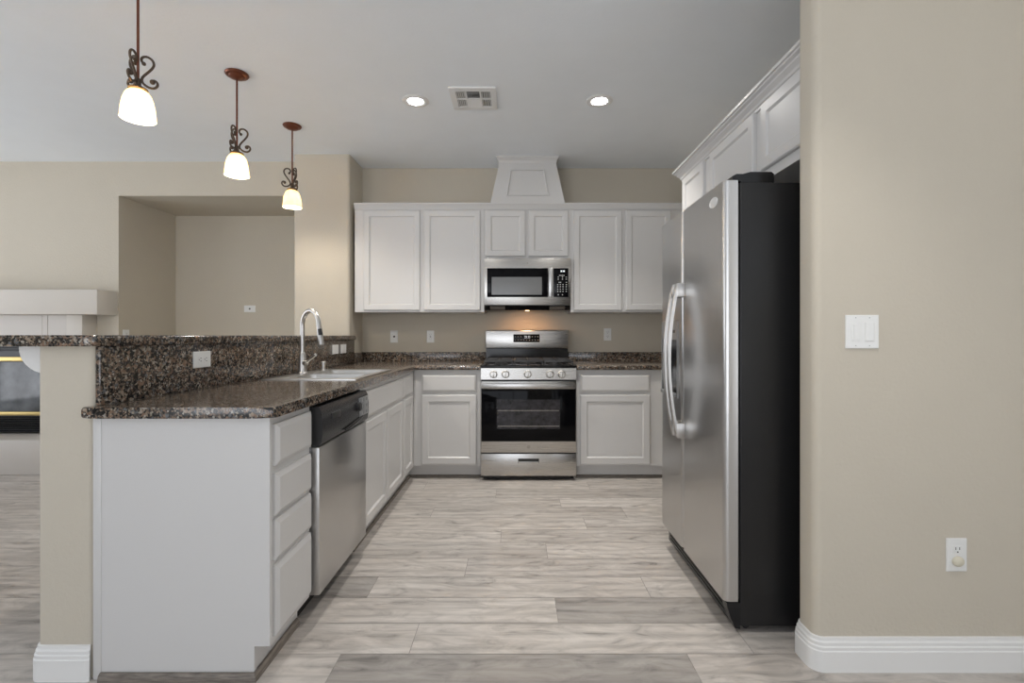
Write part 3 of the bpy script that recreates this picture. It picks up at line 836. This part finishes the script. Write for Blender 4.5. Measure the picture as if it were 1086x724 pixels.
# dispenser in the freezer door
bm = BM()
box(bm, .7965, .8005, 2.440, 2.690, .840, .860); box(bm, .7965, .8005, 2.440, 2.690, 1.130, 1.225)
box(bm, .7965, .8005, 2.428, 2.442, .840, 1.225); box(bm, .7965, .8005, 2.684, 2.696, .840, 1.225)
ds = link('dispenser', bm, M['grey'], d_z)
boxo('recess', (.7970, .8004, 2.442, 2.684, .860, 1.130), M['black'], ds)
boxo('drip_tray', (.785, .7990, 2.45, 2.675, .845, .862), M['grey'], ds, .002)
boxo('paddle', (.788, .7975, 2.53, 2.60, .93, 1.06), M['blackplastic'], ds, .003)
bm = BM()
for i in range(4): box(bm, .7955, .7967, 2.47+i*.05, 2.50+i*.05, 1.165, 1.180)
link('control_keys', bm, M['blackplastic'], ds)
# oval badge
bm = BM(); 
def oval(r, x): return [bm.verts.new((x, 1.992+.040*r*math.cos(a), 1.690+.021*r*math.sin(a))) for a in [2*math.pi*k/28 for k in range(28)]]
rr = [oval(1, .8005), oval(1, .7975), oval(.88, .7965), oval(.84, .7975), oval(.3, .7972)]
for a, b_ in zip(rr, rr[1:]):
    for k in range(28): bm.faces.new((a[k], a[(k+1) % 28], b_[(k+1) % 28], b_[k]))
bm.faces.new(rr[-1]); bm.faces.new(rr[0][::-1])
bd = link('oval_badge', bm, plain('pale_badge', (.78, .78, .77), .3), d_f, smooth=40)
# kick grille with end piece
g = boxo('kick_grille', (.838, .862, FY0+.01, FY1-.01, .028, .118), M['blackplastic'], t, .003)
bm = BM()
for z in (.045, .062, .079, .096): box(bm, .834, .8385, FY0+.05, FY1-.05, z, z+.007)
link('grille_slats', bm, M['black'], g)
bm = BM(); prism(bm, [(.862, .02), (.842, .022), (.826, .06), (.812, .105), (.810, .120), (.862, .122)], 'y', FY0-.001, FY0+.045); link('foot_cover', bm, M['black'], g, smooth=25)
for x in (.90, 1.50):
    for y in (FY0+.05, FY1-.05):
        bm = BM(); lathe(bm, (x, y, .0155), [(.015, -.014), (.015, .014)], 14, 'y'); link('roller', bm, M['blackplastic'], t)
# hinge covers
for y0, y1 in ((FY0+.004, FY0+.055), (FY1-.055, FY1-.004)):
    bm = BM(); prism(bm, [(.835, 1.7505), (.835, 1.768), (.85, 1.776), (.875, 1.776), (.905, 1.784), (.985, 1.784), (.995, 1.776), (.995, 1.7425), (.868, 1.7425), (.862, 1.7505)], 'y', y0, y1)
    link('hinge_cover', bm, M['black'], t, smooth=20)

# ================================================================ PENDANTS
PX = -1.676
def make_pendant(loc, label):
    t = thing('pendant_lamp', label, 'pendant lamp', loc, 'pendant lamps above the bar')
    x, y, z = loc
    bm = BM(); lathe(bm, (x, y, z), [(.064, -.0005), (.066, -.006), (.060, -.014), (.046, -.018), (.040, -.026), (.022, -.032), (.008, -.036)], 32); link('canopy', bm, M['bronze'], t, smooth=35)
    bm = BM(); tube(bm, [(x, y, z-.030), (x, y, z-.30), (x, y, z-.462)], .0055, 10); link('rod', bm, M['bronze'], t, smooth=50)
    zt = z-.462
    bm = BM(); lathe(bm, (x, y, zt), [(.008, .03), (.012, .02), (.012, 0), (.020, -.006), (.036, -.014), (.038, -.020), (.028, -.022)], 24); link('socket_cup', bm, M['bronze2'], t, smooth=35)
    # S-scrolls, three around the rod
    for k in range(3):
        a = R(38 + 120*k); ca, sa = math.cos(a), math.sin(a)
        pts = []
        # upper curl (centre .040,.125), from its eye outwards, down and in to the waist
        up = [(.022, .122), (.016, .130), (.014, .142), (.020, .154), (.034, .161), (.050, .158), (.062, .146), (.066, .128), (.060, .108), (.048, .088), (.034, .068), (.022, .050), (.016, .034), (.018, .018), (.028, .006), (.044, -.002), (.062, -.002), (.076, .008), (.082, .024), (.077, .038), (.066, .042), (.059, .035)]
        # smooth with catmull-rom
        def cr(P, n=4):
            out = []
            for i in range(len(P)-1):
                p0 = P[max(i-1, 0)]; p1 = P[i]; p2 = P[i+1]; p3 = P[min(i+2, len(P)-1)]
                for s in range(n):
                    u = s/n
                    out.append(tuple(.5*((2*p1[d])+(-p0[d]+p2[d])*u+(2*p0[d]-5*p1[d]+4*p2[d]-p3[d])*u*u+(-p0[d]+3*p1[d]-3*p2[d]+p3[d])*u**3) for d in (0, 1)))
            return out+[P[-1]]
        q = cr(up)
        bm = BM(); tube(bm, [(x+ca*p[0]*.86, y+sa*p[0]*.86, zt+.004+p[1]*.82) for p in q], .0052, 8)
        for ex, ez, r in ((.024, .120, .0085), (.060, .032, .011)):
            bmesh.ops.create_uvsphere(bm, u_segments=10, v_segments=8, radius=r, matrix=Matrix.Translation((x+ca*ex*.86, y+sa*ex*.86, zt+.004+ez*.82)))
        link('scroll', bm, M['bronze2'], t, smooth=60)
    zs = zt-.020
    SS = .85
    prof = [(.026, 0), (.044, -.010), (.058, -.030), (.067, -.058), (.073, -.090), (.076, -.120), (.078, -.142), (.0805, -.152), (.078, -.153), (.074, -.142), (.072, -.120), (.069, -.090), (.063, -.058), (.054, -.032), (.041, -.014), (.024, -.005)]
    bm = BM(); lathe(bm, (x, y, zs), [(a*SS, b_*SS) for a, b_ in prof], 36, cap=False); link('glass_shade', bm, M['shade'], t, smooth=60)
    bm = BM(); lathe(bm, (x, y, zs-.02), [(.010, 0), (.013, -.02), (.019, -.036), (.019, -.048), (.011, -.058), (.003, -.062)], 16); link('bulb', bm, M['bulb'], t, smooth=60)
    return t
ptop = CEIL
p1 = make_pendant((PX, 2.17, ptop), 'lit pendant lamp nearest the camera, its ceiling canopy out of frame')
copy_tree(p1, (PX, 2.937, ptop), 'middle of three lit pendant lamps, hanging in front of the plain wall above the niche', rot=(0, 0, R(-8)))
copy_tree(p1, (PX, 3.661, ptop), 'farthest and smallest lit pendant lamp, hanging beside the wall pillar', rot=(0, 0, R(166)))
for y in (2.17, 2.937, 3.661):
    ld = bpy.data.lights.new('pendant_light', 'POINT'); ld.energy = PENDANT_W; ld.color = (1, .90, .76); ld.shadow_soft_size = .02
    lo = bpy.data.objects.new('pendant_light', ld); COL.objects.link(lo); lo.location = (PX, y, ptop-.462-.020-.108)

# ================================================================ CEILING FITTINGS
def can_light(x, y, label):
    t = thing('recessed_light', label, 'ceiling light', (x, y, CEIL), 'recessed ceiling lights')
    bm = BM(); lathe(bm, (x, y, CEIL), [(.088, -.0005), (.088, -.004), (.080, -.008), (.056, -.009), (.049, -.004), (.049, -.0005)], 40, cap=False); link('trim_ring', bm, M['trimwhite'], t, smooth=40)
    bm = BM(); lathe(bm, (x, y, CEIL), [(.049, -.001), (.047, -.006), (.036, -.008)], 32); link('lens', bm, M['lens'], t, smooth=40)
def can_or_fill_spot(x, y, k=1.0):
    ld = bpy.data.lights.new('recessed_or_fill_spot', 'SPOT'); ld.energy = CAN_SPOT_W*k; ld.color = (1, .96, .90); ld.spot_size = R(104); ld.spot_blend = .65; ld.shadow_soft_size = .05
    lo = bpy.data.objects.new('recessed_or_fill_spot', ld); COL.objects.link(lo); lo.location = (x, y, CEIL-.018)
can_or_fill_spot(-.676, 3.275); can_or_fill_spot(.553, 3.272)
can_or_fill_spot(.60, .95, .6)      # unseen fill spot over the camera, added to brighten the drawer fronts
can_light(-.676, 3.275, 'lit round recessed ceiling light left of the air vent')
can_light(.553, 3.272, 'lit round recessed ceiling light right of the air vent')
VX0, VX1, VY0, VY1 = -.432, -.132, 3.09, 3.39
t = thing('ceiling_vent', 'square white ceiling air vent with four-way louvres between the recessed lights', 'air vent', ((VX0+VX1)/2, (VY0+VY1)/2, CEIL))
bm = BM()
z0, z1 = CEIL-.010, CEIL-.0005
xs = [VX0, VX0+.038, VX0+.098, VX0+.108, VX1-.108, VX1-.098, VX1-.038, VX1]; ys = [VY0, VY0+.045, VY0+.142, VY0+.152, VY1-.045, VY1]
def keepv(x, y):
    if x < xs[1] or x > xs[6] or y < ys[1] or y > ys[4]: return True
    if xs[2] < x < xs[3] or xs[4] < x < xs[5] or ys[2] < y < ys[3]: return True
    return False
cells(bm, xs, ys, keepv, z0, z1); bevel_where(bm, lambda a, b_: abs(a.z-b_.z) < 1e-4 and a.z < CEIL-.009 and all(abs(p.x-VX0) < 1e-4 or abs(p.x-VX1) < 1e-4 or abs(p.y-VY0) < 1e-4 or abs(p.y-VY1) < 1e-4 for p in (a, b_)), .004, 2)
link('frame', bm, M['trimwhite'], t, smooth=30)
boxo('shade_backing', (VX0+.02, VX1-.02, VY0+.02, VY1-.02, CEIL-.0012, CEIL-.0004), plain('vent_shadow', (.10, .09, .08), .8), t)  # dark sheet painted as the shade behind the louvres
def louvre(x0, x1, y0, y1, ax, n, tilt):
    bm = BM()
    for i in range(n):
        c = (i+.5)/n
        if ax == 'x':
            xc = x0+(x1-x0)*c; w = (x1-x0)/n*.62
            vs = [bm.verts.new(p) for p in ((xc-w/2, y0, z0+.0005), (xc+w/2, y0, z1-.002), (xc+w/2, y1, z1-.002), (xc-w/2, y1, z0+.0005))]
            if tilt < 0: 
                for v in vs: v.co.x = 2*xc-v.co.x
        else:
            yc = y0+(y1-y0)*c; w = (y1-y0)/n*(.62 if tilt < 0 else .9)
            vs = [bm.verts.new(p) for p in ((x0, yc-w/2, z0+.0005), (x1, yc-w/2, z0+.0005), (x1, yc+w/2, z1-.002), (x0, yc+w/2, z1-.002))]
            if tilt < 0:
                for v in vs: v.co.y = 2*yc-v.co.y
        f = bm.faces.new(vs); r = bmesh.ops.extrude_face_region(bm, geom=[f])
        bmesh.ops.translate(bm, verts=[g for g in r['geom'] if isinstance(g, bmesh.types.BMVert)], vec=(0, 0, .0012))
    link('louvre', bm, M['trimwhite'], t)
for (a, b_) in ((ys[1], ys[2]), (ys[3], ys[4])):
    louvre(xs[1], xs[2], a, b_, 'x', 5, 1); louvre(xs[5], xs[6], a, b_, 'x', 5, -1)
louvre(xs[3], xs[4], ys[1], ys[2], 'y', 6, 1); louvre(xs[3], xs[4], ys[3], ys[4], 'y', 6, -1)

# ================================================================ PLATES AND OUTLETS
def plate(label, c, u, n, w, h, kind, name='outlet_plate', cat='outlet', group=None):
    """c: centre on the wall; u: direction along plate width; n: out of the wall; long axis of device = h if h>w else along u."""
    c, u, n = Vector(c), Vector(u), Vector(n); v = Vector((0, 0, 1))
    t = thing(name, label, cat, tuple(c), group)
    bm = BM(); loft_rect(bm, c-u*w/2-v*h/2+n*.0006, u, v, n, w, h, [(0, 0), (0, .003), (.003, .006)]); link('cover', bm, M['plate'], t)
    def pad(a, b_, ww, hh, d0, d1, mat, nm, ins=.001):
        bm = BM(); loft_rect(bm, c+u*(a-ww/2)+v*(b_-hh/2)+n*d0, u, v, n, ww, hh, [(0, 0), (0, (d1-d0)*.7), (ins, d1-d0)]); return link(nm, bm, mat, t)
    horiz = w > h
    def outlet(a, b_):
        ww, hh = (.028, .033) if horiz else (.033, .028)
        p = pad(a, b_, ww, hh, .0055, .0080, M['plate'], 'receptacle')
        bm = BM()
        for s in (-1, 1):
            if horiz: q = c+u*(a+.004)+v*(b_+s*.0065)+n*.0078; loft_rect(bm, q-u*.0045-v*.0012, u, v, n, .009, .0024, [(0, 0), (0, .0005)])
            else: q = c+u*(a+s*.0065)+v*(b_+.004)+n*.0078; loft_rect(bm, q-u*.0012-v*.0045, u, v, n, .0024, .009, [(0, 0), (0, .0005)])
        q = c+(u*(a-.008)+v*b_ if horiz else u*a+v*(b_-.008))+n*.0078
        loft_rect(bm, q-u*.0022-v*.0022, u, v, n, .0044, .0044, [(0, 0), (0, .0005)])
        link('slots', bm, M['slot'], p)
    if kind == 'duplex':
        for s in (-1, 1): outlet(s*.0195 if horiz else 0, 0 if horiz else s*.0195)
    elif kind == 'plugged':
        outlet(0, .0195)
        bm = BM()
        bmesh.ops.create_uvsphere(bm, u_segments=20, v_segments=12, radius=1, matrix=Matrix.Translation(c+v*-.020+n*.010) @ Matrix.Diagonal((.0205 if abs(u.x) > .5 else .010, .010 if abs(u.x) > .5 else .0205, .0175, 1)))
        link('safety_cap', bm, M['ivory'], t, smooth=60)
    elif kind == 'rocker': 
        pad(0, 0, *((.068, .033) if horiz else (.033, .068)), .0055, .0082, M['plate'], 'rocker', .002)
    elif kind == 'jack':
        bm = BM()
        q = c+n*.0058+(u*.002)
        ring0 = []
        lathe(bm, (0, 0, 0), [(.009, 0), (.009, .003), (.004, .004)], 16)
        Mx = Matrix((( *u, ), ( *v, ), ( *n, ))).transposed().to_4x4(); Mx.translation = q
        bmesh.ops.transform(bm, verts=bm.verts, matrix=Mx)
        link('jack', bm, M['slot'], t)
    elif kind == 'gfci':
        p = pad(0, 0, .033, .068, .0055, .0080, M['plate'], 'receptacle', .002)
        bm = BM()
        for s in (-1, 1):
            for a in (-.0065, .0065):
                q = c+u*a+v*(s*.021)+n*.0078; loft_rect(bm, q-u*.0012-v*.004, u, v, n, .0024, .008, [(0, 0), (0, .0005)])
        for s in (-1, 1): q = c+v*(s*.005)+n*.0078; loft_rect(bm, q-u*.006-v*.003, u, v, n, .012, .006, [(0, 0), (0, .0008)])
        link('slots', bm, M['slot'] if False else M['grey'], p)
    elif kind == 'double_switch':
        p = pad(-.0235, 0, .033, .068, .0055, .0080, M['plate'], 'dimmer', .002)
        bm = BM(); loft_rect(bm, c+u*(-.0235-.009)-v*.024+n*.0078, u, v, n, .018, .048, [(0, 0), (.001, .002), (.004, .0015)]); link('slider', bm, M['plate'], p)
        pad(.0235, 0, .031, .066, .0055, .0095, M['ivory'] if False else M['plate'], 'rocker', .003)
        for a in (-.0235, .0235):
            for b_ in (-.048, .048):
                bm = BM(); loft_rect(bm, c+u*(a-.002)+v*(b_-.002)+n*.0058, u, v, n, .004, .004, [(0, 0), (.0008, .0012)]); link('screw', bm, M['grey'], t)
    return t
plate('white double switch plate with dimmer and rocker on the right foreground wall', (1.188, 1.69, 1.164), UX, NY, .114, .116, 'double_switch', 'switch_plate', 'light switch')
plate('white wall outlet with ivory safety cap low on the right foreground wall', (1.513, 1.69, .397), UX, NY, .070, .114, 'plugged')
SX = -1.4025
plate('horizontal white outlet on the tall granite splash near the peninsula end', (SX, 2.181, 1.045), UY, NX, .116, .072, 'duplex')
plate('white horizontal plate on granite splash behind the faucet, nearer of the pair', (SX, 3.785, 1.045), UY, NX, .116, .072, 'rocker', 'switch_plate', 'light switch')
plate('white horizontal plate on granite splash by the pillar, farther of the pair', (SX, 3.960, 1.045), UY, NX, .116, .072, 'rocker', 'switch_plate', 'light switch')
plate('white plate with small dark jack on the back wall, nearest the pillar', (-1.150, YB, 1.143), UX, NY, .070, .114, 'jack', 'jack_plate', 'wall plate')
plate('white outlet on the back wall midway between pillar and range', (-.808, YB, 1.143), UX, NY, .070, .114, 'gfci')
plate('white outlet on the back wall right of the range', (.852, YB, 1.163), UX, NY, .070, .114, 'duplex')
plate('white horizontal cable plate with black hole on the niche back wall', (-2.808, 5.16, 1.434), UX, NY, .118, .070, 'jack', 'cable_plate', 'wall plate')
plate('white outlet just above the bar top on the left side wall of the niche', (NL, 4.50, 1.15), (0, -1, 0), NX, .070, .114, 'duplex')

# ================================================================ FIREPLACE
t = thing('fireplace', 'black and brass fireplace insert with pale surround on the living-room wall', 'fireplace', (-4.75, 4.3, 0))
FW0, FW1 = -5.35, -4.16
bm = BM()   # tiled surround: individual tile faces round the insert
for x0, x1, z0_, z1_ in ((FW1, -4.115, .30, 1.332), (-4.112, -3.925, .30, 1.332), (-5.60, FW0, .30, 1.332)):
    box(bm, x0, x1, 4.300, YL-.001, z0_, z1_, bev=.002)
xs_ = [FW0, -4.97, -4.56, FW1]
for a, b_ in zip(xs_, xs_[1:]): box(bm, a+.0015, b_-.0015, 4.300, YL-.001, 1.135, 1.332, bev=.002)
link('tile_surround', bm, M['tile'], t)
bm = BM()
for a, b_ in ((-3.922, -3.783), (-5.75, -5.605)): 
    b = BM(); box(b, a, b_, 4.268, YL-.001, .30, 1.332, bev=.004); link('pilaster', b, M['wall_mantel'], t, smooth=35)
bm.free()
boxo('firebox', (FW0, FW1, 4.345, YL-.001, .300, 1.135), M['blackplastic'], t)
def louvers(z0_, z1_, n):
    bm = BM()
    for i in range(n):
        z = z0_+(z1_-z0_)*i/n; h = (z1_-z0_)/n*.6
        prism(bm, [(4.318, z), (4.3445, z+h*.5), (4.3445, z+h), (4.318, z+h*.6)], 'x', FW0+.01, FW1-.01)
    link('louvre', bm, M['black'], t)
louvers(1.015, 1.130, 6); louvers(.305, .445, 7)
boxo('brass_strip', (FW0+.005, FW1-.005, 4.320, 4.3445, .925, .965), M['brass'], t, .004)
boxo('brass_strip', (FW0+.005, FW1-.005, 4.320, 4.3445, .448, .480), M['brass'], t, .004)
boxo('glass', (FW0+.02, FW1-.02, 4.332, 4.3445, .485, .920), M['fireglass'], t)
bm = BM(); box(bm, -5.80, -3.592, 4.195, YL-.001, 1.333, 1.548, bev=.008)
tag(link('mantel_shelf', bm, M['wall_mantel'], None, (-4.7, 4.3, 1.333), 35), 'thick pale plaster mantel shelf above the fireplace', 'mantel')
bm = BM()
box(bm, -5.80, -3.60, 4.05, YL-.001, .001, .288, bev=.003)
tag(link('hearth', bm, M['tile'], None, (-4.7, 4.2, 0), 35), 'raised pale tiled hearth under the fireplace', 'hearth')
